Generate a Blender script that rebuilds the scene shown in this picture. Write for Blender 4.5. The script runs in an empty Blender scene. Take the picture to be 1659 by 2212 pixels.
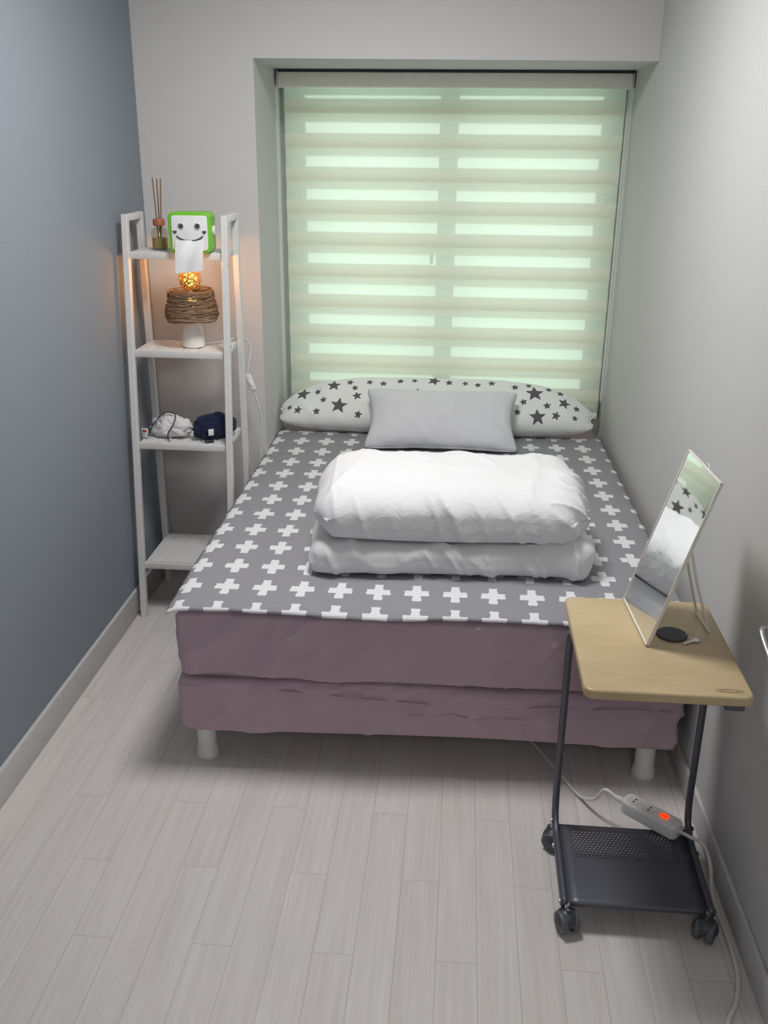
import bpy, bmesh, math, random
from mathutils import Vector, Matrix, noise
random.seed(7)
S = bpy.context.scene
COL = S.collection
R = math.radians
try:
    S.view_settings.view_transform = 'Standard'
    S.view_settings.look = 'None'
except Exception as e:
    print(e)

# ------------------------------------------------------------------ camera
F_PX = 2060.0
cd = bpy.data.cameras.new('camera'); cam = bpy.data.objects.new('camera', cd); COL.objects.link(cam)
cd.sensor_fit = 'VERTICAL'; cd.sensor_height = 32.0; cd.sensor_width = 24.0
cd.lens = F_PX / 2212 * 32.0
cd.clip_start = 0.02
cam.matrix_world = Matrix.Translation((0, 0, 1.68)) @ (Matrix.Rotation(R(4.5), 4, 'Z') @ Matrix.Rotation(R(90 - 20.98), 4, 'X') @ Matrix.Rotation(R(0.6), 4, 'Z'))
S.camera = cam

# ------------------------------------------------------------------ node helpers
def new_mat(name):
    m = bpy.data.materials.new(name); m.use_nodes = True
    nt = m.node_tree; nt.nodes.clear()
    out = nt.nodes.new('ShaderNodeOutputMaterial')
    return m, nt, out
class G:
    def __init__(s, nt): s.nt = nt; s.c = None
    def n(s, t): return s.nt.nodes.new(t)
    def link(s, a, b): s.nt.links.new(a, b)
    def put(s, v, sock):
        if isinstance(v, (int, float)): sock.default_value = v
        elif isinstance(v, (tuple, list)): sock.default_value = tuple(v) if len(v) == len(sock.default_value) else tuple(v) + (1,)
        else: s.link(v, sock)
    def m(s, op, a, b=None, c=None, clamp=False):
        n = s.n('ShaderNodeMath'); n.operation = op; n.use_clamp = clamp
        s.put(a, n.inputs[0])
        if b is not None: s.put(b, n.inputs[1])
        if c is not None: s.put(c, n.inputs[2])
        return n.outputs[0]
    def obj(s):
        if not s.c: s.c = s.n('ShaderNodeTexCoord').outputs['Object']
        return s.c
    def xyz(s):
        n = s.n('ShaderNodeSeparateXYZ'); s.link(s.obj(), n.inputs[0]); return n.outputs
    def comb(s, x, y, z):
        n = s.n('ShaderNodeCombineXYZ')
        for v, k in zip((x, y, z), n.inputs): s.put(v, k)
        return n.outputs[0]
    def noise(s, scale, detail=3, rough=.5, vec=None, dist=0):
        n = s.n('ShaderNodeTexNoise'); s.link(vec if vec else s.obj(), n.inputs['Vector'])
        n.inputs['Scale'].default_value = scale; n.inputs['Detail'].default_value = detail; n.inputs['Roughness'].default_value = rough
        n.inputs['Distortion'].default_value = dist
        return n.outputs[0]
    def mix(s, f, a, b):
        n = s.n('ShaderNodeMix'); n.data_type = 'RGBA'
        s.put(f, n.inputs[0]); s.put(a, n.inputs[6]); s.put(b, n.inputs[7]); return n.outputs[2]
    def mixsh(s, f, a, b):
        n = s.n('ShaderNodeMixShader'); s.put(f, n.inputs[0]); s.link(a, n.inputs[1]); s.link(b, n.inputs[2]); return n.outputs[0]
    def bump(s, h, strength, dist=.01, normal=None):
        n = s.n('ShaderNodeBump'); n.inputs['Strength'].default_value = strength; n.inputs['Distance'].default_value = dist
        s.link(h, n.inputs['Height'])
        if normal: s.link(normal, n.inputs['Normal'])
        return n.outputs[0]
    def bsdf(s, col, rough=.6, metal=0, normal=None, spec=.5, **kw):
        n = s.n('ShaderNodeBsdfPrincipled')
        s.put(col, n.inputs['Base Color']); s.put(rough, n.inputs['Roughness']); n.inputs['Metallic'].default_value = metal
        n.inputs['Specular IOR Level'].default_value = spec
        if normal: s.link(normal, n.inputs['Normal'])
        for k, v in kw.items(): s.put(v, n.inputs[k.replace('_', ' ')])
        return n.outputs[0]

def plain(name, col, rough=.6, metal=0, scale=40, var=.08, bump=.05, dist=.002, spec=.5, **kw):
    m, nt, out = new_mat(name); g = G(nt)
    nz = g.noise(scale, 3)
    dark = tuple(c * (1 - var) for c in col); lite = tuple(min(1, c * (1 + var)) for c in col)
    c = g.mix(nz, dark, lite)
    nb = g.bump(nz, bump, dist)
    g.link(g.bsdf(c, rough, metal, nb, spec, **kw), out.inputs[0])
    return m
def fabric(name, col, weave=900, rough=.9, var=.06, bump=.25, crease=0, cscale=14):
    m, nt, out = new_mat(name); g = G(nt)
    big = g.noise(6, 3); fine = g.noise(weave, 1)
    c = g.mix(big, tuple(x * (1 - var) for x in col), tuple(min(1, x * (1 + var)) for x in col))
    nb = g.bump(fine, bump, .0015)
    if crease:
        cr = g.noise(cscale, 2, .55, None, 1.2)
        rd = g.m('SUBTRACT', 1, g.m('MULTIPLY', g.m('ABSOLUTE', g.m('SUBTRACT', cr, .5)), 7.0), clamp=True)
        nb = g.bump(g.m('MULTIPLY', rd, rd), crease, .006, nb)
    g.link(g.bsdf(c, rough, 0, nb, .2, Sheen_Weight=.1), out.inputs[0])
    return m
def wallpaper(name, col):
    m, nt, out = new_mat(name); g = G(nt)
    x, y, z = g.xyz()
    f1 = g.noise(1, 2, .6, g.comb(g.m('MULTIPLY', x, 60), g.m('MULTIPLY', y, 60), g.m('MULTIPLY', z, 500)))
    f2 = g.noise(420, 1)
    h = g.m('ADD', f1, f2)
    c = g.mix(f1, tuple(v * .95 for v in col), tuple(min(1, v * 1.05) for v in col))
    g.link(g.bsdf(c, .85, 0, g.bump(h, .18, .0015), .15), out.inputs[0])
    return m

M = {}
M['wall_blue'] = wallpaper('blue_wallpaper', (.255, .284, .318))
M['wall_grey'] = wallpaper('pale_wallpaper', (.61, .60, .595))
M['wall_right'] = wallpaper('right_wallpaper', (.565, .565, .56))
M['ceiling'] = plain('ceiling_paint', (.75, .74, .73), .9)
M['baseboard'] = plain('baseboard_paint', (.56, .55, .55), .45)
M['white_plastic'] = plain('white_plastic', (.74, .73, .70), .35)
M['sash'] = plain('backlit_sash', (.42, .45, .42), .5)  # white frame coloured grey-green: shade of its backlit inner face
M['cream'] = plain('cream_plastic', (.76, .74, .67), .4)
M['white_metal'] = plain('white_metal', (.70, .69, .68), .4)
M['white_ceramic'] = plain('white_ceramic', (.82, .80, .76), .25)
M['mauve'] = fabric('mauve_sheet', (.50, .375, .43), crease=.06, cscale=6)
M['duvet'] = fabric('white_duvet', (.775, .775, .785), bump=.12, var=.02, crease=.13, cscale=15)
M['pillow_grey'] = fabric('grey_pillowcase', (.67, .68, .71), var=.03, crease=.08, cscale=8)
M['dark_metal'] = plain('dark_grey_metal', (.115, .12, .145), .42, .5, 200, .1)
M['caster'] = plain('caster_plastic', (.055, .058, .068), .4)
M['caster_light'] = plain('caster_tread', (.11, .115, .13), .5)
M['steel'] = plain('steel', (.6, .6, .6), .25, 1)
M['black'] = plain('black_plastic', (.035, .037, .044), .55)
M['orange'] = plain('orange_cap', (.36, .115, .05), .5)
M['reed'] = plain('rattan_reed', (.22, .12, .06), .7)
M['twine'] = plain('brown_twine', (.26, .165, .098), .9, 0, 300, .4, .4)
M['ball_twine'] = plain('glowing_ball_twine', (.62, .34, .09), .8, 0, 300, .2, .3)
M['green'] = plain('lime_plastic', (.17, .50, .03), .35)
M['face_white'] = plain('face_white', (.80, .80, .80), .4)
M['dark_print'] = plain('dark_print', (.06, .06, .065), .6)
M['paper'] = fabric('tissue_paper', (.78, .78, .78), var=.01)
M['navy'] = fabric('navy_cloth', (.014, .02, .05))
M['white_cloth'] = fabric('white_cloth', (.68, .66, .67), weave=500)
M['red_tag'] = plain('red_tag', (.55, .05, .06), .6)
M['cable'] = plain('white_cable', (.70, .69, .66), .5)
M['housing'] = plain('blind_housing', (.88, .86, .77), .5)
M['outline'] = plain('logo_print', (.30, .22, .12), .5)

def m_liquid():
    m, nt, out = new_mat('amber_liquid'); g = G(nt)
    nz = g.noise(20)
    g.link(g.bsdf(g.mix(nz, (.40, .31, .10), (.48, .37, .13)), .15), out.inputs[0]); return m
M['liquid'] = m_liquid()
def m_glass(name, tint):
    m, nt, out = new_mat(name); g = G(nt)
    nz = g.noise(8, 1)
    t = g.n('ShaderNodeBsdfTransparent'); g.link(g.mix(nz, tint, tuple(min(1, v * 1.03) for v in tint)), t.inputs[0])
    gl = g.n('ShaderNodeBsdfGlossy'); gl.inputs['Roughness'].default_value = .05
    g.link(g.mixsh(.1, t.outputs[0], gl.outputs[0]), out.inputs[0]); return m
M['glass'] = m_glass('window_glass', (.93, .98, .95))
M['bottle'] = m_glass('bottle_glass', (.85, .84, .78))
def m_mirror():
    m, nt, out = new_mat('mirror_glass'); g = G(nt)
    nz = g.noise(3)
    g.link(g.bsdf(g.mix(nz, (.90, .92, .92), (.92, .94, .94)), .02, 1), out.inputs[0]); return m
M['mirror'] = m_mirror()
def m_emit(name, c, s):
    m, nt, out = new_mat(name); g = G(nt)
    nz = g.noise(30)
    e = g.n('ShaderNodeEmission'); g.link(g.mix(nz, c, tuple(v * .8 for v in c)), e.inputs[0]); e.inputs[1].default_value = s
    g.link(e.outputs[0], out.inputs[0]); return m
M['glow'] = m_emit('warm_bulb', (1.0, .52, .10), 4.5)
M['red_glow'] = m_emit('red_switch_glow', (1.0, .06, .01), 1.2)

def m_floor():
    m, nt, out = new_mat('pale_laminate'); g = G(nt)
    x, y, z = g.xyz()
    a = g.m('DIVIDE', g.m('ADD', x, .094), .0915)
    i = g.m('FLOOR', a); fx = g.m('FRACT', a)
    b = g.m('DIVIDE', g.m('ADD', g.m('SUBTRACT', y, 1.861), g.m('MULTIPLY', i, .2433)), .73)
    j = g.m('FLOOR', b); fy = g.m('FRACT', b)
    ex = g.m('MULTIPLY', g.m('MINIMUM', fx, g.m('SUBTRACT', 1, fx)), .0915)
    ey = g.m('MULTIPLY', g.m('MINIMUM', fy, g.m('SUBTRACT', 1, fy)), .73)
    e = g.m('MINIMUM', ex, ey)
    line = g.m('SUBTRACT', 1, g.m('DIVIDE', e, .0012, clamp=True), clamp=True)
    w = g.n('ShaderNodeTexWhiteNoise'); w.noise_dimensions = '2D'; g.link(g.comb(i, j, 0), w.inputs['Vector'])
    rnd = w.outputs['Value']
    off = g.m('MULTIPLY', rnd, 13.0)
    g1 = g.noise(1, 4, .6, g.comb(g.m('MULTIPLY', x, 90), g.m('ADD', g.m('MULTIPLY', y, 3), off), off))
    g2 = g.noise(1, 2, .6, g.comb(g.m('MULTIPLY', x, 18), g.m('ADD', g.m('MULTIPLY', y, 1.4), off), off))
    t = g.m('ADD', g.m('MULTIPLY', g1, .6), g.m('MULTIPLY', g2, .4))
    ramp = g.m('MULTIPLY', g.m('SUBTRACT', t, .35), 3.0, clamp=True)
    c = g.mix(ramp, (.585, .55, .53), (.70, .672, .652))
    c = g.mix(g.m('MULTIPLY', rnd, .2), c, (.61, .575, .552))
    c = g.mix(g.m('MULTIPLY', line, .62), c, (.22, .205, .20))
    h = g.m('SUBTRACT', g.m('MULTIPLY', g1, .25), line)
    g.link(g.bsdf(c, g.m('ADD', .36, g.m('MULTIPLY', g1, .15)), 0, g.bump(h, .2, .001), .4), out.inputs[0]); return m
M['floor'] = m_floor()

def m_wood():
    m, nt, out = new_mat('maple_top'); g = G(nt)
    x, y, z = g.xyz()
    n1 = g.noise(1, 4, .6, g.comb(g.m('MULTIPLY', x, 12), g.m('MULTIPLY', y, 70), z))
    n2 = g.noise(1, 3, .5, g.comb(g.m('MULTIPLY', x, 5), g.m('MULTIPLY', y, 16), z))
    t = g.m('ADD', g.m('MULTIPLY', n1, .5), g.m('MULTIPLY', n2, .5))
    t = g.m('MULTIPLY', g.m('SUBTRACT', t, .3), 2.5, clamp=True)
    c = g.mix(t, (.46, .345, .19), (.57, .44, .265))
    g.link(g.bsdf(c, .32, 0, None, .5), out.inputs[0]); return m
M['wood'] = m_wood()

def m_cross():
    m, nt, out = new_mat('grey_cross_quilt'); g = G(nt)
    x, y, z = g.xyz()
    row = g.m('DIVIDE', g.m('SUBTRACT', y, .12 - .0715), .143)
    jit = g.m('MULTIPLY', g.m('SUBTRACT', g.noise(2.5, 2), .5), .02)
    xx = g.m('ADD', x, jit)
    rib = g.m('MULTIPLY', g.m('SINE', g.m('MULTIPLY', y, 2 * math.pi / .0075)), .5)
    dx = g.m('ABSOLUTE', g.m('MULTIPLY', g.m('SUBTRACT', g.m('FRACT', g.m('DIVIDE', g.m('ADD', xx, .04 + .0535), .107)), .5), .107))
    dy = g.m('ABSOLUTE', g.m('MULTIPLY', g.m('SUBTRACT', g.m('FRACT', row), .5), .143))
    jag = g.m('MULTIPLY', g.m('SIGN', g.m('SINE', g.m('MULTIPLY', y, 2 * math.pi / .03))), .0009)
    dxj = g.m('ADD', dx, jag)
    h1 = g.m('MULTIPLY', g.m('LESS_THAN', dxj, .0335), g.m('LESS_THAN', dy, .0165))
    h2 = g.m('MULTIPLY', g.m('LESS_THAN', dxj, .0120), g.m('LESS_THAN', dy, .0490))
    k = g.m('MAXIMUM', h1, h2)
    fine = g.noise(500, 2)
    gc = g.mix(fine, (.235, .232, .25), (.365, .36, .38))
    gc = g.mix(g.m('MULTIPLY', g.m('ADD', rib, .5), .35), gc, (.215, .215, .23))
    wc = g.mix(g.m('MULTIPLY', g.m('ADD', rib, .5), .2), (.78, .78, .80), (.5, .5, .52))
    c = g.mix(k, gc, wc)
    hh = g.m('ADD', g.m('ADD', rib, g.m('MULTIPLY', k, .6)), g.m('MULTIPLY', fine, .6))
    g.link(g.bsdf(c, .9, 0, g.bump(hh, .3, .002), .2), out.inputs[0]); return m
M['cross'] = m_cross()

def m_star():
    m, nt, out = new_mat('star_print'); g = G(nt)
    at = g.n('ShaderNodeAttribute'); at.attribute_name = 'star_sdf'
    k = g.m('LESS_THAN', at.outputs['Fac'], 0.0)
    fine = g.noise(800, 1); big = g.noise(12, 2)
    base = g.mix(big, (.76, .78, .77), (.82, .84, .83))
    c = g.mix(k, base, (.12, .112, .122))
    g.link(g.bsdf(c, .9, 0, g.bump(fine, .2, .001), .2), out.inputs[0]); return m
M['star'] = m_star()

BASEZ = .55
def m_blind(name, d0, d1):
    m, nt, out = new_mat(name); g = G(nt)
    x, y, z = g.xyz()
    d = g.m('MULTIPLY', g.m('FRACT', g.m('DIVIDE', g.m('SUBTRACT', 1.769 - BASEZ + 1.305, z), .1305)), .1305)
    sm = lambda v: g.m('MULTIPLY', v, 1 / .006)
    ka = g.m('ADD', sm(g.m('SUBTRACT', d, d0)), .5, clamp=True)
    kb = g.m('ADD', sm(g.m('SUBTRACT', d1, d)), .5, clamp=True)
    k = g.m('MULTIPLY', ka, kb)
    nz = g.noise(1, 2, .5, g.comb(g.m('MULTIPLY', x, 30), y, g.m('MULTIPLY', z, 900)))
    col = g.mix(nz, (.84, .82, .74), (.91, .89, .81))
    df = g.n('ShaderNodeBsdfDiffuse'); g.link(col, df.inputs[0])
    tl = g.n('ShaderNodeBsdfTranslucent'); g.link(col, tl.inputs[0])
    op = g.mixsh(.60, df.outputs[0], tl.outputs[0])
    df2 = g.n('ShaderNodeBsdfDiffuse'); df2.inputs[0].default_value = (.80, .83, .77, 1)
    tl2 = g.n('ShaderNodeBsdfTranslucent'); tl2.inputs[0].default_value = (.93, .95, .91, 1)
    tr = g.n('ShaderNodeBsdfTransparent'); tr.inputs[0].default_value = (1, 1, 1, 1)
    she = g.mixsh(.43, g.mixsh(.78, df2.outputs[0], tl2.outputs[0]), tr.outputs[0])
    g.link(g.mixsh(k, she, op), out.inputs[0]); return m
M['blind_front'] = m_blind('blind_front_bands', .040, .096)
M['blind_back'] = m_blind('blind_back_bands', .0740, .1300)

def m_perf():
    m, nt, out = new_mat('perforated_sheet'); g = G(nt)
    x, y, z = g.xyz()
    p = .0095
    iy = g.m('DIVIDE', y, p * .866); ry = g.m('FLOOR', iy)
    sh = g.m('MULTIPLY', g.m('MODULO', g.m('ABSOLUTE', ry), 2), .5)
    fx = g.m('SUBTRACT', g.m('FRACT', g.m('ADD', g.m('DIVIDE', x, p), sh)), .5)
    fy = g.m('MULTIPLY', g.m('SUBTRACT', g.m('FRACT', iy), .5), .866)
    r = g.m('SQRT', g.m('ADD', g.m('MULTIPLY', fx, fx), g.m('MULTIPLY', fy, fy)))
    hole = g.m('LESS_THAN', r, .26)
    inside = g.m('MULTIPLY', g.m('LESS_THAN', g.m('ABSOLUTE', x), .125), g.m('LESS_THAN', g.m('ABSOLUTE', g.m('SUBTRACT', y, .012)), .05))
    hole = g.m('MULTIPLY', hole, inside)
    nz = g.noise(300, 1)
    b = g.bsdf(g.mix(nz, (.10, .105, .125), (.12, .125, .148)), .42, .5)
    tr = g.n('ShaderNodeBsdfTransparent')
    g.link(g.mixsh(hole, b, tr.outputs[0]), out.inputs[0]); return m
M['perf'] = m_perf()

# ------------------------------------------------------------------ object helpers
def obj(name, bm, mat, parent=None, smooth=True, sharp=40, loc=(0, 0, 0), rotz=0):
    me = bpy.data.meshes.new(name)
    bmesh.ops.recalc_face_normals(bm, faces=bm.faces[:])
    bm.to_mesh(me); bm.free()
    if smooth:
        for p in me.polygons: p.use_smooth = True
        if sharp: me.set_sharp_from_angle(angle=R(sharp))
    me.materials.append(mat)
    o = bpy.data.objects.new(name, me); COL.objects.link(o)
    o.location = loc; o.rotation_euler = (0, 0, rotz)
    if parent: o.parent = parent
    return o
def tag(o, label, cat, group=None):
    o['label'] = label; o['category'] = cat
    if group: o['group'] = group
    return o
def thing(name, label, cat, loc=(0, 0, 0), rotz=0, group=None):
    o = bpy.data.objects.new(name, None); o.empty_display_size = .05; COL.objects.link(o)
    o.location = loc; o.rotation_euler = (0, 0, rotz)
    return tag(o, label, cat, group)
def struct(name, bm, mat, **k):
    o = obj(name, bm, mat, **k)
    if not k.get('parent'): o['kind'] = 'structure'
    return o
def merge(bm, t):
    me = bpy.data.meshes.new('tmp'); t.to_mesh(me); t.free(); bm.from_mesh(me); bpy.data.meshes.remove(me)
def add_box(bm, c, s, bev=0, seg=2, mtx=None):
    t = bmesh.new(); bmesh.ops.create_cube(t, size=1)
    for v in t.verts: v.co = Vector((v.co.x * s[0], v.co.y * s[1], v.co.z * s[2]))
    if bev: bmesh.ops.bevel(t, geom=t.edges[:], offset=bev, segments=seg, affect='EDGES', profile=.5)
    mm = Matrix.Translation(c) @ (mtx if mtx else Matrix.Identity(4))
    for v in t.verts: v.co = mm @ v.co
    merge(bm, t)
def boxes(*items):
    bm = bmesh.new()
    for it in items: add_box(bm, *it)
    return bm
def prism(bm, pts, z0, z1, bev=0):
    t = bmesh.new()
    vs = [t.verts.new((x, y, z0)) for x, y in pts]
    f = t.faces.new(vs)
    r = bmesh.ops.extrude_face_region(t, geom=[f])
    for v in r['geom']:
        if isinstance(v, bmesh.types.BMVert): v.co.z = z1
    if bev:
        es = [e for e in t.edges if abs(e.verts[0].co.z - e.verts[1].co.z) < 1e-6]
        bmesh.ops.bevel(t, geom=es, offset=bev, segments=3, affect='EDGES', profile=.5)
    merge(bm, t)
def rrect(x0, x1, y0, y1, r, n=8):
    pts = []
    for cx, cy, a0 in ((x1 - r, y1 - r, 0), (x0 + r, y1 - r, 90), (x0 + r, y0 + r, 180), (x1 - r, y0 + r, 270)):
        for k in range(n + 1):
            a = R(a0 + 90 * k / n); pts.append((cx + r * math.cos(a), cy + r * math.sin(a)))
    return pts
def spline(pts, n=8, closed=False):
    P = [Vector(p) for p in pts]; out = []; L = len(P)
    rng = range(L if closed else L - 1)
    for i in rng:
        if closed: p0, p1, p2, p3 = P[i - 1], P[i], P[(i + 1) % L], P[(i + 2) % L]
        else: p0, p1, p2, p3 = P[max(i - 1, 0)], P[i], P[i + 1], P[min(i + 2, L - 1)]
        for k in range(n):
            t = k / n
            out.append(.5 * ((2 * p1) + (p2 - p0) * t + (2 * p0 - 5 * p1 + 4 * p2 - p3) * t * t + (3 * p1 - p0 - 3 * p2 + p3) * t ** 3))
    if not closed: out.append(P[-1])
    return out
def tube(bm, pts, r, seg=8, closed=False, sx=1, sy=1):
    P = [Vector(p) for p in pts]; n = len(P)
    rings = []; up = None
    for i in range(n):
        if closed: d = P[(i + 1) % n] - P[i - 1]
        else: d = P[min(i + 1, n - 1)] - P[max(i - 1, 0)]
        d.normalize()
        if up is None:
            up = Vector((0, 0, 1)) if abs(d.z) < .9 else Vector((1, 0, 0))
        a = d.cross(up)
        if a.length < 1e-5: a = d.orthogonal()
        a.normalize(); b = a.cross(d); b.normalize(); up = b
        rr = r[i] if isinstance(r, (list, tuple)) else r
        rings.append([bm.verts.new(P[i] + (a * math.cos(2 * math.pi * k / seg) * sx + b * math.sin(2 * math.pi * k / seg) * sy) * rr) for k in range(seg)])
    m = n if closed else n - 1
    for i in range(m):
        A, B = rings[i], rings[(i + 1) % n]
        for k in range(seg): bm.faces.new((A[k], A[(k + 1) % seg], B[(k + 1) % seg], B[k]))
    if not closed:
        bm.faces.new(rings[0][::-1]); bm.faces.new(rings[-1])
def tubebm(pts, r, **k):
    bm = bmesh.new(); tube(bm, pts, r, **k); return bm
def lathe(bm, prof, seg=28, mtx=None, c=(0, 0, 0)):
    mm = mtx if mtx else Matrix.Identity(4); c = Vector(c); rings = []
    for r, z in prof:
        rings.append([bm.verts.new(c + mm @ Vector((max(r, 1e-4) * math.cos(2 * math.pi * k / seg), max(r, 1e-4) * math.sin(2 * math.pi * k / seg), z))) for k in range(seg)])
    for A, B in zip(rings, rings[1:]):
        for k in range(seg): bm.faces.new((A[k], A[(k + 1) % seg], B[(k + 1) % seg], B[k]))
    bm.faces.new(rings[0][::-1]); bm.faces.new(rings[-1])
def lathebm(prof, **k):
    bm = bmesh.new(); lathe(bm, prof, **k); return bm
def soft_box(h, r, n, disp, c=(0, 0, 0)):
    bm = bmesh.new(); vd = {}; c = Vector(c)
    def vert(ix):
        if ix in vd: return vd[ix]
        p = Vector([(2 * ix[a] / n[a] - 1) * h[a] for a in range(3)])
        q = Vector([max(-(h[a] - r[a]), min(h[a] - r[a], p[a])) for a in range(3)])
        d = Vector([(p[a] - q[a]) / r[a] for a in range(3)]); d.normalize()
        pp = q + Vector([r[a] * d[a] for a in range(3)])
        nn = Vector([d[a] / r[a] for a in range(3)]); nn.normalize()
        vd[ix] = bm.verts.new(c + disp(pp, nn)); return vd[ix]
    for ax in range(3):
        a, b = [k for k in range(3) if k != ax]
        for side in (0, n[ax]):
            for i in range(n[a]):
                for j in range(n[b]):
                    q = []
                    for di, dj in ((0, 0), (1, 0), (1, 1), (0, 1)):
                        ix = [0, 0, 0]; ix[ax] = side; ix[a] = i + di; ix[b] = j + dj
                        q.append(vert(tuple(ix)))
                    bm.faces.new(q)
    return bm
def ridge(a, b, sa, sb, seed, w=3.2):
    v = noise.noise(Vector((a * sa, b * sb, seed)))
    return max(0, 1 - abs(v) * w) ** 2
def fbm(p, s, seed, o=3):
    return noise.fractal(Vector((p[0] * s + seed, p[1] * s, p[2] * s)), .8, 2.0, o)

# ------------------------------------------------------------------ room shell
def RX(y): return .712 - .016 * y           # inner face of right wall
LX = -1.20
bm = bmesh.new(); prism(bm, [(-1.4, -1.1), (1.0, -1.1), (1.0, 4.6), (-1.4, 4.6)], -.08, 0); struct('floor', bm, M['floor'], sharp=30)
bm = bmesh.new(); prism(bm, [(-1.4, -1.1), (1.0, -1.1), (1.0, 4.6), (-1.4, 4.6)], 2.45, 2.53); struct('ceiling', bm, M['ceiling'], sharp=30)
bm = bmesh.new(); prism(bm, [(-1.35, -1.0), (LX, -1.0), (LX, 3.9), (-1.35, 3.9)], 0, 2.45); struct('wall_left', bm, M['wall_blue'], sharp=30)
bm = bmesh.new(); prism(bm, [(RX(-1), -1.0), (.9, -1.0), (.9, 4.5), (RX(4.5), 4.5)], 0, 2.45); struct('wall_right', bm, M['wall_right'], sharp=30)
bm = bmesh.new(); prism(bm, [(LX, -1.0), (LX, -.9), (RX(-.9), -.9), (RX(-1), -1.0)], 0, 2.45); struct('wall_front', bm, M['wall_grey'], sharp=30)
BY = lambda x: 3.655 + (x + 1.2) * .045      # inner face of back wall
AL0, AL1 = -.771, -.800                      # recess left jamb, front and rear
WY = 4.30
bm = bmesh.new(); prism(bm, [(LX, BY(LX)), (AL0, BY(AL0)), (AL1, 4.45), (LX, 4.45)], 0, 2.45); struct('wall_back', bm, M['wall_grey'], sharp=30)
bm = bmesh.new(); prism(bm, [(AL0, BY(AL0)), (RX(3.74), BY(.67)), (RX(4.45), 4.45), (AL1, 4.45)], 1.967, 2.45); struct('wall_header', bm, M['wall_grey'], sharp=30)
bm = bmesh.new(); prism(bm, [(AL1, WY), (RX(WY), WY), (RX(4.45), 4.45), (AL1, 4.45)], 0, .53); struct('wall_sill', bm, M['wall_grey'], sharp=30)
bm = bmesh.new(); prism(bm, [(LX, -.9), (LX + .013, -.9), (LX + .013, 3.63), (LX, 3.65)], 0, .10, .003); struct('baseboard_left', bm, M['baseboard'])
bm = bmesh.new(); prism(bm, [(LX + .013, BY(LX) - .013), (AL0, BY(AL0) - .013), (AL0, BY(AL0)), (LX + .013, BY(LX))], 0, .10, .003); struct('baseboard_back', bm, M['baseboard'])
bm = bmesh.new(); prism(bm, [(RX(-.9) - .011, -.9), (RX(-.9), -.9), (RX(4.2), 4.2), (RX(4.2) - .011, 4.2)], 0, .085, .003); struct('baseboard_right', bm, M['baseboard'])

# window behind the blind
w = thing('window_1', 'white sliding window behind the blind', 'window', (-.06, WY, .53)); w['kind'] = 'structure'
wx = lambda x: x + .06
def wbox(x0, x1, z0, z1, y0, y1, bev=.004): return ((wx((x0 + x1) / 2), (y0 + y1) / 2, (z0 + z1) / 2 - .53), (x1 - x0, y1 - y0, z1 - z0), bev)
x0, x1 = AL1 + .002, RX(WY) - .002
obj('window_frame', boxes(wbox(x0, -.735, .53, 1.965, .0, .1), wbox(.60, x1, .53, 1.965, .0, .1), wbox(-.735, .60, .53, .60, .0, .1), wbox(-.735, .60, 1.92, 1.965, .0, .1)), M['sash'], w)
for (a, b, yy) in ((-.735, -.042, .055), (-.122, .60, .02)):
    f = obj('sash', boxes(wbox(a, a + (.035 if a < -.5 else .080), .60, 1.92, yy, yy + .03), wbox(b - (.080 if b < 0 else .050), b, .60, 1.92, yy, yy + .03), wbox(a + .030, b - .042, .60, .65, yy, yy + .03), wbox(a + .030, b - .042, 1.88, 1.92, yy, yy + .03)), M['sash'], w)
    obj('pane', boxes(wbox(a + .025, b - .03, .64, 1.89, yy + .012, yy + .018, 0)), M['glass'], f)
obj('latch', boxes(wbox(-.150, -.135, 1.20, 1.245, .0, .02, .003)), M['black'], w)

# zebra blind
YB = 4.19
b = thing('window_blind', 'cream and sheer striped roller blind hanging in the window recess', 'blind', (-.06, YB, BASEZ))
def bl(x0, x1, z0, z1, y0, y1, bev=0): return ((wx((x0 + x1) / 2), (y0 + y1) / 2, (z0 + z1) / 2 - BASEZ), (x1 - x0, y1 - y0, z1 - z0), bev)
obj('blind_housing', boxes(bl(-.778, .636, 1.900, 1.957, -.03, .05, .008)), M['housing'], b)
obj('shadow_gap_strip', boxes(bl(-.776, .634, 1.955, 1.9665, -.024, .05, .001)), M['black'], b)  # added black strip standing in for the shadow gap above the housing
obj('end_cap', boxes(bl(.636, .640, 1.900, 1.957, -.03, .05, .001)), M['white_plastic'], b)
obj('end_cap', boxes(bl(-.782, -.778, 1.900, 1.957, -.03, .05, .001)), M['white_plastic'], b)
def sheet(x0, x1, z0, z1, y):
    bm = bmesh.new()
    nx, nz = 8, 60
    g = [[bm.verts.new((wx(x0 + (x1 - x0) * i / nx), y, z0 + (z1 - z0) * k / nz - BASEZ)) for i in range(nx + 1)] for k in range(nz + 1)]
    for k in range(nz):
        for i in range(nx): bm.faces.new((g[k][i], g[k][i + 1], g[k + 1][i + 1], g[k + 1][i]))
    return bm
obj('front_fabric', sheet(-.757, .618, .575, 1.905, 0), M['blind_front'], b)
obj('back_fabric', sheet(-.757, .618, .575, 1.905, .016), M['blind_back'], b)
obj('bottom_rail', boxes(bl(-.757, .618, .552, .578, -.006, .02, .006)), M['housing'], b)
cx_ = wx(.628)
cp = [(cx_, -.012, 1.9 - BASEZ), (cx_, -.012, 1.2 - BASEZ), (cx_, -.012, .68 - BASEZ), (cx_, 0, .655 - BASEZ), (cx_, .012, .68 - BASEZ), (cx_, .012, 1.2 - BASEZ), (cx_, .012, 1.9 - BASEZ)]
obj('pull_cord', tubebm(spline(cp, 6), .0025, seg=6), M['white_plastic'], b)

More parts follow.
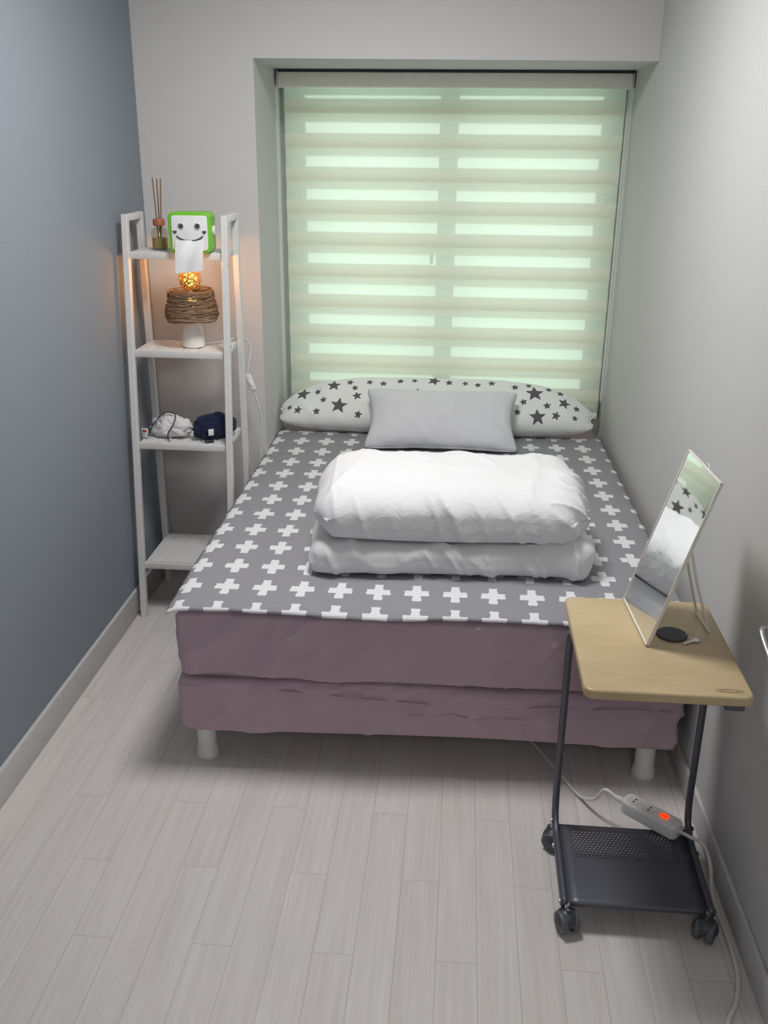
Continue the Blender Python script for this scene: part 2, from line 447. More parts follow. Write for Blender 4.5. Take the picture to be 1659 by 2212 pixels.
# ------------------------------------------------------------------ bed
BO = (-.055, 2.285, 0); BR = R(.9)
def mat_wr(p, n, seed):
    k = 0
    side = 1 - abs(n.z)
    if side > .3:
        along = p.x if abs(n.y) > abs(n.x) else p.y
        a = along * .75 + p.z * .65; bb = -along * .65 + p.z * .75
        k += .014 * ridge(a, bb, 1.8, 8, seed, 1.9) + .008 * ridge(a, bb, 4.0, 15, seed + 5, 2.4)
        a2 = along * .75 - p.z * .65; b2 = along * .65 + p.z * .75
        k += .006 * ridge(a2, b2, 3, 11, seed + 9, 2.4)
        k += .006 * ridge(along, p.z, 9, 2.2, seed + 13, 2.4)
        k *= side
        k += .008 * fbm(p, 2.6, seed, 2)
    return p + n * (k - .007 * (side > .3))
frame = thing('bed_base', 'low bed base in a mauve fitted cover on white legs', 'bed base', BO, BR)
obj('base_cover', soft_box((.70, .98, .083), (.016, .016, .010), (140, 60, 24), lambda p, n: mat_wr(p, n, 3.3) + Vector((0, 0, .009 * math.sin(p.x * 5 + 1) * (p.z < 0) * abs(n.y))), c=(0, .98, .203)), M['mauve'], frame, sharp=0)
hem = [Vector((-.69 + 1.38 * t, -.005 - .002 * math.sin(t * 40), .256 - .022 * t + .010 * math.sin(t * 7 + 1))) for t in [k / 60 for k in range(61)]]
obj('cover_hem', tubebm(hem, .0032, seg=6), M['mauve'], frame)
for lx, ly in ((-.64, .05), (.625, .05), (-.64, 1.85), (.625, 1.85)):
    l = obj('leg', lathebm([(.028, .03), (.0275, .12), (.0275, .15)]), M['white_plastic'], frame, loc=(lx, ly, 0))
    obj('leg_foot', lathebm([(.032, 0), (.0345, .004), (.034, .012), (.0315, .022), (.030, .034), (.0285, .036)]), M['white_plastic'], l)
mt = obj('mattress', soft_box((.695, .965, .107), (.03, .03, .016), (150, 60, 28), lambda p, n: (lambda q: Vector((q.x, q.y, q.z + (.012 if p.z < -.09 and abs(n.y) + abs(n.x) < .01 else 0))))(mat_wr(p, n, 8.1)), c=(0, .965, .394)), M['mauve'], sharp=0, loc=BO, rotz=BR)
tag(mt, 'mattress in a wrinkled mauve fitted sheet on the bed base', 'mattress')

bm = bmesh.new()
nx, ny = 150, 170
def bs(i, j):
    u, v = i / nx, j / ny
    y = -.018 + 1.723 * v
    xl = -.712 + .018 * min(1, v * 1.3); xr = .695
    x = xl + (xr - xl) * u
    y += .006 * math.sin(x * 9) * (1 - v) + .01 * noise.noise(Vector((x * 3, 0, 4))) * (1 - v)
    z = .5095 + .0012 * fbm((x, y, 0), 5, 2)
    ex = max(0, abs(x) - .665); ey = max(0, .02 - y)
    wob = 1 + .5 * noise.noise(Vector((x * 14, y * 6, 1)))
    z -= ex * ex * 6 * wob + ey * ey * 5 * wob
    return (x, y, z)
g = [[bm.verts.new(bs(i, j)) for i in range(nx + 1)] for j in range(ny + 1)]
for j in range(ny):
    for i in range(nx): bm.faces.new((g[j][i], g[j][i + 1], g[j + 1][i + 1], g[j + 1][i]))
sp = obj('bedspread', bm, M['cross'], sharp=0, loc=BO, rotz=BR)
md = sp.modifiers.new('thickness', 'SOLIDIFY'); md.thickness = .006; md.offset = 1
tag(sp, 'grey quilted bedspread with white cross pattern covering the mattress', 'bedspread')

# ------------------------------------------------------------------ duvet
BT = .5205
def dv(seed, amp):
    def f(p, n):
        if n.z < -.75: return p
        k = .014 * fbm(p, 2.6, seed, 2)
        side = max(abs(n.y), abs(n.x))
        k += amp * ridge(p.x + p.z * .5, p.z * 1.0 + p.y * .3, 12, 2.0, seed, 4) * .008 * side
        k += amp * ridge(p.x * .8 + p.z * .6, p.z * .8 - p.x * .6 + p.y, 4, 2.2, seed + 3, 5) * .006
        k += amp * ridge(p.x * .6 + p.y * .8, p.y * .6 - p.x * .8, 6, 2.5, seed + 7, 6) * .006
        e = max(0, min(1, (p.x - .16) / .2))
        k += e * amp * .014 * ridge(p.y * 1.0 + p.x * .5 + p.z, p.x - p.y * .4, 8, 2.5, seed + 11, 3.5)
        q = p + n * k
        return q
    return f
def low(p, n):
    q = dv(1.7, 1.3)(p, n)
    if p.z < 0 and q.z < -.046: q.z = -.046
    return q
du = thing('duvet', 'thick white duvet folded in two layers on the bedspread', 'duvet', (-.015, 2.705, BT), R(3.0))
obj('lower_fold', soft_box((.400, .208, .048), (.035, .045, .038), (150, 84, 24), low, c=(0, 0, .048)), M['duvet'], du, sharp=0)
def up(p, n):
    q = dv(6.2, 1.0)(p, n)
    q.z += .018 * (1 - (p.x / .4) ** 2) * (p.z > 0) - (.010 if p.z > 0 else 0)
    if p.z < 0 and p.y < 0: q.z -= .018 * (1 - (p.x / .4) ** 2) * max(0, (-p.y - .08) / .13)
    return q
obj('upper_fold', soft_box((.392, .218, .086), (.090, .125, .084), (150, 90, 44), up, c=(.0, .003, .178)), M['duvet'], du, sharp=0)

# ------------------------------------------------------------------ pillows
def sd_star(x, y, r, rf=.42):
    k1x, k1y = .809016994375, -.587785252292
    x = abs(x)
    d = max(k1x * x + k1y * y, 0); x -= 2 * d * k1x; y -= 2 * d * k1y
    d = max(-k1x * x + k1y * y, 0); x += 2 * d * k1x; y -= 2 * d * k1y
    x = abs(x); y -= r
    bx, by = rf * (-k1y), rf * k1x - 1
    h = max(0, min(r, (x * bx + y * by) / (bx * bx + by * by)))
    dd = math.hypot(x - bx * h, y - by * h)
    return dd * (1 if y * bx - x * by > 0 else -1)
def pillow(hw, hh, T, nx, ny, seed, pin=.05, pw=.5, e=4, stars=None, wr=.006, taper=0, rc=0, droop=0):
    bm = bmesh.new(); lay = bm.verts.layers.float.new('star_sdf') if stars else None
    grids = []
    for s in (1, -1):
        gr = []
        for j in range(ny + 1):
            row = []
            for i in range(nx + 1):
                u, v = 2 * i / nx - 1, 2 * j / ny - 1
                edge = i in (0, nx) or j in (0, ny)
                if s == -1 and edge: row.append(grids[0][j][i]); continue
                tp_ = 1 - taper + taper * (max(0, 1 - abs(u) ** 3.3)) ** .55
                x = hw * u * (1 - pin * (1 - v * v) * u * u * hh / hw * 2) * (1 - rc * .5 * v ** 8)
                y = hh * v * (1 - pin * (1 - u * u) * v * v) * tp_ * (1 - rc * abs(u) ** 10) - droop * abs(u) ** 4.5
                th = T * max(0, (1 - abs(u) ** (e * hw / hh * .7)) * (1 - abs(v) ** e)) ** pw * (.3 + .7 * tp_ if taper else 1)
                k = wr * fbm((x, y, s), 5, seed) + wr * .8 * ridge(x + y * .6, y - x * .4, 6, 2.5, seed + s)
                z = s * (th + (k if not edge else 0) * min(1, th / T * 1.5))
                vt = bm.verts.new((x, y, z))
                if lay:
                    d = .03
                    if s == 1:
                        for sx, sy, r, a in stars:
                            dx, dy = x - sx, y - sy
                            if abs(dx) < r + .02 and abs(dy) < r + .02:
                                ca, sa = math.cos(a), math.sin(a)
                                d = min(d, sd_star(dx * ca + dy * sa, -dx * sa + dy * ca, r))
                    vt[lay] = d
                row.append(vt)
            gr.append(row)
        grids.append(gr)
        for j in range(ny):
            for i in range(nx):
                q = (gr[j][i], gr[j][i + 1], gr[j + 1][i + 1], gr[j + 1][i])
                bm.faces.new(q if s == 1 else q[::-1])
    return bm, [tuple(v.co) for v in grids[0][0]], [[tuple(grids[0][j][i].co) for j in range(ny + 1)] for i in (0, nx)], [tuple(v.co) for v in grids[0][ny]]
rnd = random.Random(3)
SP = [(650, 874, 18), (717, 855, 17), (732, 905, 20), (1152, 864, 21), (1158, 918, 19), (1215, 884, 15), (935, 836, 16), (770, 882, 12), (642, 912, 11), (775, 924, 10), (1140, 842, 9), (1208, 858, 10), (683, 872, 9), (862, 841, 10), (825, 848, 10), (893, 839, 9), (968, 841, 10), (1003, 844, 9), (1060, 841, 10), (1110, 850, 10), (1178, 893, 10), (1197, 914, 11), (1242, 891, 9), (684, 918, 10), (752, 846, 10), (795, 846, 9), (1128, 886, 10), (1238, 914, 8), (697, 892, 9), (764, 862, 9), (1030, 848, 9), (840, 870, 10), (900, 872, 12), (1000, 880, 14), (1115, 910, 9), (1183, 851, 9), (622, 902, 8)]
stars = [((x - 940) / 504, (880 - y) / 120 * .25, r / 495, rnd.uniform(-.35, .35)) for x, y, r in SP]
bmP, bot, ends, topl = pillow(.674, .138, .071, 300, 84, 2.0, pin=.05, stars=stars, e=3.0, taper=.84, droop=.056)
spw = thing('long_pillow', 'long white pillow printed with grey stars leaning under the blind', 'pillow', (-.098, 4.035, .520), R(.5))
def tilt(o, a, z): o.rotation_euler = (a, 0, 0); o.location = (0, 0, z)
po = obj('pillow_case', bmP, M['star'], spw, sharp=0); tilt(po, R(42), .109)
for e_ in ends:
    obj('side_seam', tubebm(e_, .0035, seg=6), M['star'], po)
bmP, bot, ends, topl = pillow(.322, .145, .060, 90, 60, 5.0, pin=.12, e=2.6, rc=.08, wr=.010)
gpw = thing('pillow', 'plain pale grey pillow propped against the star printed pillow', 'pillow', (-.068, 3.815, .518), R(1))
po = obj('pillow_case', bmP, M['pillow_grey'], gpw, sharp=0); tilt(po, R(46), .112)
obj('hem', tubebm(bot, .0016, seg=6), M['pillow_grey'], po)

# ------------------------------------------------------------------ ladder shelf
SX0, SX1 = -1.172, -.805
sh = thing('shelf_unit', 'narrow white metal ladder shelf with four shelves in the corner', 'shelf', ((SX0 + SX1) / 2, 3.33, 0))
hw = (SX1 - SX0) / 2
FY = lambda z: -.160 + .105 * z      # front post lean
BKY = .165
HT = 1.455
def post(bm, p0, p1, sx, sy):
    p0, p1 = Vector(p0), Vector(p1)
    t = bmesh.new(); bmesh.ops.create_cube(t, size=1)
    for v in t.verts:
        base = p1 if v.co.z > 0 else p0
        v.co = base + Vector((v.co.x * sx, v.co.y * sy, 0))
    bmesh.ops.bevel(t, geom=t.edges[:], offset=.002, segments=1, affect='EDGES')
    merge(bm, t)
for sx in (-1, 1):
    x = sx * (hw - .011)
    bm = bmesh.new(); post(bm, (x, FY(0), 0), (x, FY(HT), HT), .022, .026); obj('front_post', bm, M['white_metal'], sh, sharp=30)
    bm = bmesh.new(); post(bm, (x, BKY, 0), (x, BKY - .02, HT), .022, .026); obj('rear_post', bm, M['white_metal'], sh, sharp=30)
    ym = (FY(HT) + BKY - .02) / 2
    obj('top_rail', boxes(((x, ym, HT - .012), (.0215, BKY - .02 - FY(HT), .022), .002)), M['white_metal'], sh)
for zc in (.20, .655, .985, 1.32):
    yf = FY(zc) + .013; yb = BKY - .013 - .02 * zc / HT
    bm = boxes(((0, yf - .008, zc), (2 * hw - .044, .012, .024), .002), ((0, yb, zc), (2 * hw - .044, .012, .024), .002),
               ((-hw + .027, (yf + yb) / 2, zc), (.010, yb - yf, .022), .002), ((hw - .027, (yf + yb) / 2, zc), (.010, yb - yf, .022), .002))
    s = obj('shelf_frame', bm, M['white_metal'], sh)
    bm = bmesh.new()
    add_box(bm, (0, (yf + yb) / 2, zc + .008), (2 * hw - .06, yb - yf - .008, .004))
    for k in range(6):
        add_box(bm, (-.1375 + k * .055, (yf + yb) / 2, zc + .0105), (.047, yb - yf - .01, .003), .001, 1)
    obj('shelf_board', bm, M['white_metal'], s)
for sx in (-1, 1):
    for z in (.17, .68, 1.02, 1.29):
        obj('bolt', lathebm([(.004, 0), (.004, .002), (.002, .003)], seg=10, mtx=Matrix.Rotation(R(90) * sx, 4, 'Y')), M['steel'], sh, loc=(sx * hw, FY(z) , z))

# reed diffuser
ZS1 = 1.3325
d = thing('reed_diffuser', 'glass reed diffuser bottle with orange cap and brown sticks', 'reed diffuser', (-1.068, 3.40, ZS1))
obj('bottle', lathebm([(.026, 0), (.029, .003), (.029, .058), (.026, .068), (.013, .076), (.012, .084)]), M['bottle'], d)
obj('liquid', lathebm([(.024, .003), (.0265, .005), (.0265, .040), (.026, .0405)]), M['liquid'], d)
obj('cap', lathebm([(.016, .080), (.021, .083), (.021, .098), (.018, .104), (.006, .104)]), M['orange'], d)
for a, b_ in (((-.004, 0, .02), (-.012, .0, .240)), ((.0, .004, .02), (.0, .01, .236)), ((.004, -.002, .02), (.018, -.004, .237))):
    obj('reed', tubebm([a, b_], .0022, seg=6), M['reed'], d)

# tissue dispenser with a smile
t = thing('tissue_dispenser', 'green and white smiling face tissue roll dispenser on the top shelf', 'tissue dispenser', (-.930, 3.335, ZS1), R(3))
def rr_xz(x0, x1, z0, z1, r, y0, y1, bev):
    t_ = bmesh.new(); prism(t_, rrect(x0, x1, z0, z1, r), y0, y1, bev)
    for v in t_.verts: v.co = Vector((v.co.x, v.co.z, v.co.y))
    return t_
obj('case', rr_xz(-.073, .071, 0, .134, .018, -.050, .035, .004), M['green'], t)
fp = obj('face_plate', rr_xz(-.061, .061, .010, .124, .010, -.054, -.049, .0015), M['face_white'], t)
for ex in (-.028, .028):
    ee = obj('eye', lathebm([(.0125, 0), (.0125, .002), (.010, .003)], mtx=Matrix.Rotation(R(90), 4, 'X'), c=(ex, -.0535, .090)), M['white_plastic'], fp)
    obj('pupil', lathebm([(.0085, 0), (.0085, .0015)], mtx=Matrix.Rotation(R(90), 4, 'X'), c=(ex, -.056, .090)), M['dark_print'], ee)
def heart(cx, cz, s):
    bm = bmesh.new(); pts = []
    for k in range(28):
        a = 2 * math.pi * k / 28
        pts.append((cx + s * 16 * math.sin(a) ** 3 / 16, cz + s * (13 * math.cos(a) - 5 * math.cos(2 * a) - 2 * math.cos(3 * a) - math.cos(4 * a)) / 16))
    prism(bm, pts, -.0555, -.0535)
    for v in bm.verts: v.co = Vector((v.co.x, v.co.z, v.co.y))
    return bm
for ex in (-.050, .050): obj('cheek_heart', heart(ex, .070, .007), M['dark_print'], fp)
obj('mouth', tubebm(spline([(-.044, -.0545, .058), (-.038, -.0545, .052), (-.02, -.0545, .044), (0, -.0545, .042), (.02, -.0545, .044), (.038, -.0545, .052), (.044, -.0545, .058)], 5), .0028, seg=6), M['dark_print'], fp)
obj('roll_knob', lathebm([(.017, 0), (.017, .006), (.014, .009)], mtx=Matrix.Rotation(R(90), 4, 'Y'), c=(.070, -.004, .072)), M['white_plastic'], t)
bm = bmesh.new(); nx, nz = 20, 40
def tp(i, k):
    u = i / nx - .5; v = k / nz
    z = .044 - v * .103
    y = -.058 - .016 * math.sin(min(1, v * 1.6) * math.pi / 2) + .003 * math.sin(u * 9 + v * 3) - (.004 * v)
    return (u * .098 * (1 - .05 * v) - .004 * v, y, z + .010 * u * v)
gg = [[bm.verts.new(tp(i, k)) for i in range(nx + 1)] for k in range(nz + 1)]
for k in range(nz):
    for i in range(nx): bm.faces.new((gg[k][i], gg[k][i + 1], gg[k + 1][i + 1], gg[k + 1][i]))
obj('tissue_sheet', bm, M['paper'], t, sharp=0)

# lamp
ZS2 = .998
LPX, LPY = -.960, 3.365
l = thing('table_lamp', 'small glowing table lamp with twine shade and white base', 'lamp', (LPX, LPY, ZS2))
obj('base', lathebm([(.036, 0), (.040, .003), (.0405, .012), (.039, .04), (.034, .066), (.026, .086), (.020, .094), (.016, .097)]), M['white_ceramic'], l)
obj('stem', lathebm([(.012, .095), (.012, .125), (.008, .126), (.007, .205)]), M['white_plastic'], l)
bm = bmesh.new(); rr = random.Random(11)
for k in range(60):
    z0 = .100 + .098 * (k + .5) / 60 + rr.uniform(-.008, .008)
    ti, ph = rr.uniform(-.16, .16), rr.uniform(0, 6.28)
    pts = []; dr = rr.uniform(-.004, .004)
    for q in range(26):
        a = 2 * math.pi * q / 26
        z = z0 + ti * .09 * math.sin(a + ph) + .004 * math.sin(3 * a + ph)
        z = min(.203 + .003 * math.sin(a * 2), max(.094, z))
        h_ = (z - .094) / .109
        rad = .086 + .006 * math.sin(min(1, h_ * 1.6) * math.pi) * (h_ < .6) - .010 * h_ ** 2 + dr + rr.uniform(-.002, .002)
        pts.append((rad * math.cos(a), rad * math.sin(a), z))
    tube(bm, pts, .0018, seg=5, closed=True)
obj('lamp_shade', bm, M['twine'], l, sharp=0)
BZ = .238
obj('bulb', lathebm([(.024 * math.sin(math.pi * k / 12), BZ - .024 * math.cos(math.pi * k / 12)) for k in range(13)], seg=20), M['glow'], l)
bm = bmesh.new()
for k in range(22):
    ax = Vector((rr.gauss(0, 1), rr.gauss(0, 1), rr.gauss(0, 1))).normalized(); u_ = ax.orthogonal().normalized(); v_ = ax.cross(u_)
    tube(bm, [Vector((0, 0, BZ)) + (u_ * math.cos(2 * math.pi * q / 20) + v_ * math.sin(2 * math.pi * q / 20)) * .037 for q in range(20)], .0016, seg=5, closed=True)
obj('twine_ball', bm, M['ball_twine'], l, sharp=0)
obj('inner_bulb', lathebm([(.018 * math.sin(math.pi * k / 10), .160 - .022 * math.cos(math.pi * k / 10)) for k in range(11)], seg=16), M['glow'], l)
W = lambda x, y, z: (x - LPX, y - LPY, z - ZS2)
cp = [W(-.93, 3.39, 1.003), W(-.88, 3.44, 1.003), W(-.82, 3.52, 1.004), W(-.793, 3.54, .97), W(-.802, 3.53, .89), W(-.806, 3.53, .862)]
cord = obj('power_cord', tubebm(spline(cp, 8), .0034, seg=6), M['cable'], l)
cp = [W(-.782, 3.53, .80), W(-.770, 3.54, .74), W(-.763, 3.55, .68), W(-.766, 3.56, .6), W(-.778, 3.57, .5), W(-.790, 3.58, .3), W(-.795, 3.57, .01)]
obj('power_cord', tubebm(spline(cp, 8), .0034, seg=6), M['cable'], l)
bm = bmesh.new(); add_box(bm, W(-.794, 3.53, .832), (.022, .016, .066), .005, 3, Matrix.Rotation(R(-20), 4, 'Y'))
sw = obj('cord_switch', bm, M['white_plastic'], cord)
bm = bmesh.new(); add_box(bm, W(-.794, 3.5215, .832), (.011, .004, .022), .001, 2, Matrix.Rotation(R(-20), 4, 'Y'))
obj('rocker', bm, M['face_white'], cord)

# bundles on third shelf
ZS3 = .6685
def lump(sx, sy, sz, seed, amp, sub=5):
    bm = bmesh.new(); bmesh.ops.create_icosphere(bm, subdivisions=sub, radius=1)
    for v in bm.verts:
        n = v.co.copy()
        k = 1 + amp * noise.fractal(n * 1.3 + Vector((seed, 0, 0)), .9, 2, 3) - amp * .6 * ridge(n.x * .8 + n.z * .5, n.z - n.x * .5 + n.y, 2.0, 1.2, seed, 4) + amp * .35 * ridge(n.x, n.z + n.y, 3.5, 2, seed + 4, 4)
        p = Vector((n.x * sx, n.y * sy, n.z * sz)) * k
        p.z = max(p.z + sz * .8, 0)
        v.co = p
    return bm
wb = thing('fabric_pouch', 'white rolled pouch with black cord on the third shelf', 'pouch', (-1.058, 3.33, ZS3), R(-14), 'rolled pouches on the third shelf')
obj('pouch_body', lump(.081, .045, .044, 1.0, .26), M['white_cloth'], wb, sharp=0)
obj('cord', tubebm(spline([(-.080, -.05, .004), (-.06, -.058, .012), (-.04, -.05, .052), (-.01, -.02, .092), (.03, -.01, .088), (.038, -.04, .06), (.025, -.058, .03), (.028, -.064, .008), (.036, -.066, .004)], 7), .0024, seg=6), M['black'], wb)
obj('tag', boxes(((-.072, -.058, .02), (.026, .003, .036), .001)), M['paper'], wb)
obj('tag_print', boxes(((-.072, -.0600, .028), (.016, .001, .008))), M['red_tag'], wb)
nb = thing('fabric_pouch', 'navy blue rolled pouch with white tag on the third shelf', 'pouch', (-.893, 3.330, ZS3), R(32), 'rolled pouches on the third shelf')
obj('pouch_body', lump(.080, .042, .050, 4.0, .22), M['navy'], nb, sharp=0)
obj('strap', tubebm(spline([(-.05, -.03, .074), (-.055, -.045, .03), (-.050, -.055, .004), (-.02, -.058, .004)], 6), .003, seg=6), M['navy'], nb)
obj('tag', boxes(((-.028, -.0500, .036), (.02, .003, .024), .001)), M['paper'], nb)

# ------------------------------------------------------------------ rolling side table
TX, TY, TZ = .45, 1.93, .65
tb = thing('side_table', 'rolling side table with light wood top and dark metal frame', 'table', (TX, TY, 0))
bm = bmesh.new(); prism(bm, rrect(.279 - TX, .621 - TX, 1.713 - TY, 2.150 - TY, .022), .627, .65, .006)
top = obj('tabletop', bm, M['wood'], tb, sharp=50)
lx, ly = .575 - TX, 1.737 - TY
bm = bmesh.new()
tube(bm, [(lx + .028 * math.cos(a), ly + .006 * math.sin(a), .6503) for a in [2 * math.pi * k / 30 for k in range(30)]], .0007, seg=5, closed=True)
for k in range(7): add_box(bm, (lx - .018 + k * .006, ly, .6503), (.003, .005 if k % 2 else .0035, .0008))
obj('maker_mark', bm, M['outline'], top)
def arc_path(sx):
    x = sx * .165
    key = [(x * .96, -.13, .622), (x * .97, .05, .622), (x, .085, .612), (x, .10, .585), (x, .10, .40), (x, .10, .20), (x, .098, .15), (x, .085, .105), (x, .05, .082), (x, 0, .076), (x, -.10, .072), (x, -.188, .069)]
    return spline(key, 6)
for sx in (-1, 1):
    f = obj('leg_frame', tubebm(arc_path(sx), .0115, seg=12, sx=.75, sy=1.0), M['dark_metal'], tb, sharp=0)
    for y, z in ((-.18, .0695), (.0, .076), (.07, .095)):
        obj('bolt', lathebm([(.006, 0), (.0055, .003), (.002, .0045)], seg=12, mtx=Matrix.Rotation(R(90) * sx, 4, 'Y')), M['steel'], f, loc=(sx * .1735, y, z))
bm = bmesh.new(); prof = [(.080, .066), (.083, .070), (.082, .075), (.077, .078), (.066, .0785), (.03, .078), (-.10, .0755), (-.172, .074), (-.181, .0725), (-.185, .069), (-.185, .062), (-.181, .058)]
rows = []
for (y, z) in prof: rows.append([bm.verts.new((-.157 + .314 * k / 12, y, z)) for k in range(13)])
for A, B in zip(rows, rows[1:]):
    for k in range(12): bm.faces.new((A[k], A[k + 1], B[k + 1], B[k]))
tr = obj('tray', bm, M['perf'], tb, sharp=0)
md = tr.modifiers.new('thickness', 'SOLIDIFY'); md.thickness = .002; md.offset = -1
obj('under_bracket', boxes(((.135, -.195, .620), (.04, .03, .014), .003)), M['dark_metal'], tb)
for cx, cy, ang in ((-.158, -.19, 20), (.158, -.188, -30), (-.168, .085, 60), (.160, .085, 10)):
    c_ = obj('caster', boxes(((0, 0, .050), (.012, .03, .03), .004)), M['caster'], tb, loc=(cx, cy, 0), rotz=R(ang))
    for s in (-1, 1):
        wh = obj('wheel', lathebm([(.010, -.008), (.024, -.008), (.0265, -.005), (.0265, .005), (.024, .008), (.010, .008)], mtx=Matrix.Rotation(R(90), 4, 'Y'), c=(s * .014, -.006, .0268)), M['caster_light'], c_)
    obj('hood', lathebm([(.0285 * math.cos(R(8 * k)), .0285 * math.sin(R(8 * k))) for k in range(11)], c=(0, -.004, .030)), M['caster'], c_)
    obj('stem', lathebm([(.006, .05), (.006, .085 if cy > 0 else .072)], seg=12), M['steel'], c_)

# mirror
mr = thing('tabletop_mirror', 'leaning rectangular mirror with thin cream frame on the side table', 'mirror', (.4265, 2.026, TZ + .0005), R(3.6))
LEAN = R(16.4)
ca, sa = math.cos(LEAN), math.sin(LEAN)
def tl(wv, h, d_): return Vector((h * sa + d_ * ca, wv, h * ca - d_ * sa + .0025))
def mbox(w0, w1, h0, h1, d0, d1, bev=.001):
    t_ = bmesh.new(); add_box(t_, ((w0 + w1) / 2, (h0 + h1) / 2, (d0 + d1) / 2), (w1 - w0, h1 - h0, d1 - d0), bev, 2)
    for v in t_.verts: v.co = tl(*v.co)
    return t_
MW, MH = .119, .40
bm = bmesh.new(); FW = .0034
for it in ((-MW, -MW + FW, 0, MH, 0, .008), (MW - FW, MW, 0, MH, 0, .008), (-MW, MW, 0, FW, 0, .008), (-MW, MW, MH - FW, MH, 0, .008)): merge(bm, mbox(*it))
obj('mirror_frame', bm, M['cream'], mr)
obj('mirror_glass', mbox(-MW + .003, MW - .003, .003, MH - .003, .002, .004, 0), M['mirror'], mr)
obj('back_panel', mbox(-MW + .003, MW - .003, .003, MH - .003, .0045, .0085, 0), M['cream'], mr)
h1 = tl(0, .27, .012)
pts = [(h1.x, -.018, h1.z), (h1.x + .036, -.034, h1.z * .45), (.160, -.048, .0035), (.160, .048, .0035), (h1.x + .036, .034, h1.z * .45), (h1.x, .018, h1.z)]
obj('easel_stand', tubebm(pts, .003, seg=8), M['cream'], mr)
bm = bmesh.new(); merge(bm, mbox(-.03, .03, .255, .285, .0085, .015)); obj('hinge', bm, M['cream'], mr)
hk = tl(0, MH - .03, .01)
obj('hanging_loop', tubebm(spline([(hk.x, -.012, hk.z), (hk.x + .008, -.012, hk.z + .02), (hk.x + .01, 0, hk.z + .034), (hk.x + .008, .012, hk.z + .02), (hk.x, .012, hk.z)], 5), .002, seg=6), M['white_plastic'], mr)

# key with black fob
k = thing('key_fob', 'black round fob with a silver key on the wooden tabletop', 'key', (.503, 1.968, TZ + .0005))
obj('fob', lathebm([(.032, 0), (.034, .001), (.034, .0035), (.033, .0045)], seg=40), M['black'], k)
obj('ring', tubebm([(.040 + .011 * math.cos(2 * math.pi * q / 20), -.006 + .011 * math.sin(2 * math.pi * q / 20), .0035 + .001 * math.sin(q)) for q in range(20)], .0011, seg=6, closed=True), M['steel'], k)
bm = bmesh.new(); mx = Matrix.Translation((.048, -.022, .0015)) @ Matrix.Rotation(R(215), 4, 'Z')
t_ = bmesh.new(); prism(t_, [(.010 * math.cos(2 * math.pi * q / 20), .010 * math.sin(2 * math.pi * q / 20)) for q in range(20)], 0, .002, .0004)
prism(t_, [(.008, -.0035), (.036, -.0035), (.039, 0), (.036, .0035), (.031, .0035), (.029, .0018), (.026, .0035), (.022, .0035), (.020, .0015), (.017, .0035), (.008, .0035)], 0, .0018)
for v in t_.verts: v.co = mx @ v.co
merge(bm, t_); obj('key', bm, M['steel'], k)

# power strip, resting on the rear edge of the table's tray
PX, PY, PZ = .532, 2.030, .080
PA = R(-42)
ps = thing('power_strip', 'white power strip with red lit switch on the rear of the table tray', 'power strip', (PX, PY, PZ), PA)
bm = bmesh.new(); prism(bm, rrect(-.085, .075, -.025, .025, .017), 0, .038, .006); body = obj('strip_body', bm, M['face_white'], ps)
for sx in (-.055, -.012):
    s_ = obj('socket', lathebm([(.0185, .0375), (.0185, .0395), (.016, .0398), (.015, .0385)], c=(sx, 0, 0)), M['white_plastic'], body)
    obj('socket_hole', lathebm([(.003, .0385), (.003, .0392)], seg=10, c=(sx, .006, 0)), M['dark_print'], s_)
    obj('socket_hole', lathebm([(.003, .0385), (.003, .0392)], seg=10, c=(sx, -.006, 0)), M['dark_print'], s_)
obj('switch', boxes(((.030, 0, .0405), (.020, .015, .008), .002)), M['red_glow'], body)
obj('cord_collar', tubebm([(-.115, 0, .018), (-.082, 0, .019)], [.006, .010], seg=12), M['cable'], ps)
Mi = (Matrix.Translation((PX, PY, PZ)) @ Matrix.Rotation(PA, 4, 'Z')).inverted()
def pw(x, y, z=.006): return Mi @ Vector((x, y, z))
obj('cord', tubebm(spline([pw(.05, 2.85), pw(.18, 2.62), pw(.265, 2.46), pw(.33, 2.32), pw(.375, 2.22, .010), pw(.405, 2.155, .05), Vector((-.145, 0, .022)), Vector((-.11, 0, .018))], 10), .0048, seg=8), M['cable'], ps)
obj('cord', tubebm(spline([Vector((.070, 0, .020)), pw(.610, 1.955, .104), pw(.636, 1.935, .102), pw(.652, 1.912, .06), pw(.654, 1.88, .012), pw(.654, 1.82), pw(.657, 1.74), pw(.654, 1.64), pw(.632, 1.565), pw(.598, 1.50), pw(.55, 1.35), pw(.52, 1.15)], 10), .0048, seg=8), M['cable'], ps)

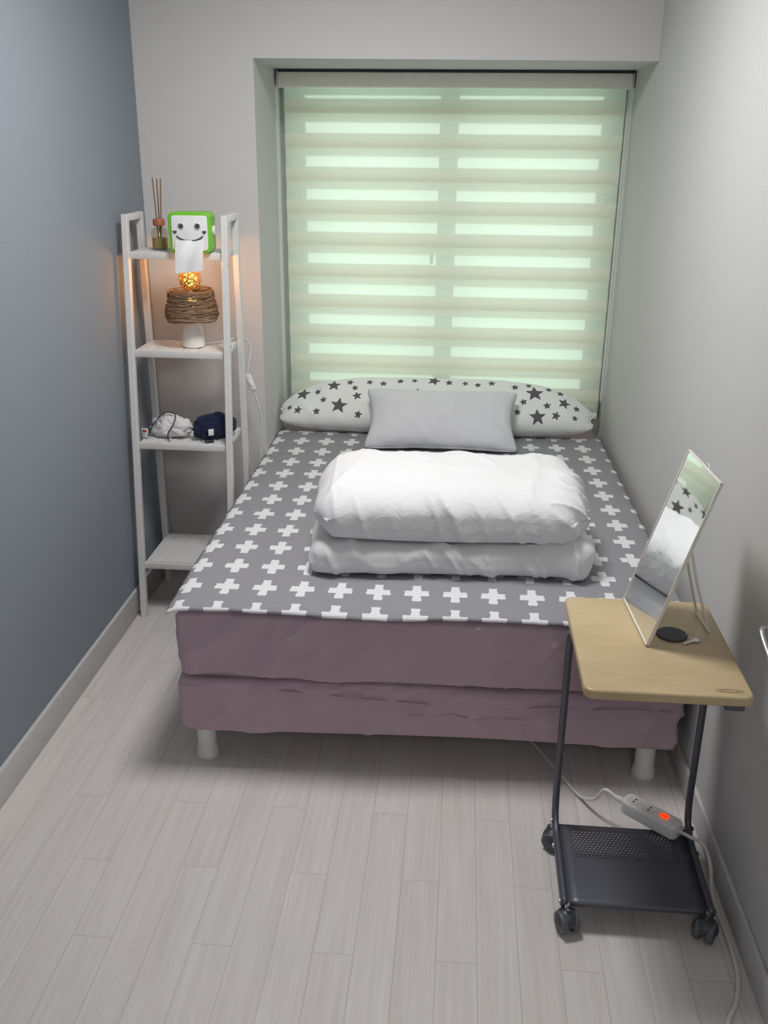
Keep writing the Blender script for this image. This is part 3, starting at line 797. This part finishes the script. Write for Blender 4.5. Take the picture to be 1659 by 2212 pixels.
# chrome handle on the right wall
hy, hz = 1.815, .755
hx = RX(hy)
h = thing('wall_handle', 'curved chrome handle on the right wall at the photo edge', 'handle', (hx, hy, hz))
obj('mounting_plate', lathebm([(.020, 0), (.022, .002), (.020, .006), (.008, .008)], seg=24, mtx=Matrix.Rotation(R(-90), 4, 'Y')), M['steel'], h)
obj('grip', tubebm(spline([(-.004, 0, 0), (-.03, 0, .002), (-.042, -.012, 0), (-.043, -.04, -.012), (-.040, -.09, -.03)], 8), [.007] * 33, seg=12), M['steel'], h)

# ------------------------------------------------------------------ lights
wd = bpy.data.worlds.new('daylight'); S.world = wd; wd.use_nodes = True
nt = wd.node_tree; nt.nodes.clear(); g = G(nt)
out = nt.nodes.new('ShaderNodeOutputWorld'); bgn = nt.nodes.new('ShaderNodeBackground')
tc = nt.nodes.new('ShaderNodeTexCoord')
sep = nt.nodes.new('ShaderNodeSeparateXYZ'); nt.links.new(tc.outputs['Generated'], sep.inputs[0])
nz = g.noise(7, 3, .55, tc.outputs['Generated'])
f = g.m('ADD', g.m('MULTIPLY', g.m('ADD', sep.outputs[2], .26), 3.6), g.m('MULTIPLY', g.m('SUBTRACT', nz, .5), 1.2), clamp=True)
nt.links.new(g.mix(f, (.72, .93, .80), (.97, 1.02, .92)), bgn.inputs[0]); bgn.inputs[1].default_value = 1.7
nt.links.new(bgn.outputs[0], out.inputs[0])
def area(name, loc, size, power, col, target):
    ld = bpy.data.lights.new(name, 'AREA'); ld.shape = 'DISK'; ld.size = size; ld.energy = power; ld.color = col
    o = bpy.data.objects.new(name, ld); COL.objects.link(o); o.location = loc
    o.rotation_euler = (Vector(target) - Vector(loc)).to_track_quat('-Z', 'Y').to_euler()
area('ceiling_lamp', (-.27, 2.4, 2.41), .5, 27, (1, .99, .985), (-.27, 2.4, 0))
area('fill_light', (.10, -.75, 2.25), .7, 9.5, (1, .99, .98), (-.1, 2.2, .5))  # added fill behind the camera to flatten the light, not a known lamp
def pt(name, loc, power, r, col=(1, .40, .09)):
    ld = bpy.data.lights.new(name, 'POINT'); ld.energy = power; ld.shadow_soft_size = r; ld.color = col
    o = bpy.data.objects.new(name, ld); COL.objects.link(o); o.location = loc
pt('lamp_glow', (LPX, LPY + .0, ZS2 + BZ + .048), 1.4, .012)
pt('shade_glow', (LPX, LPY, ZS2 + .112), 2.2, .01)
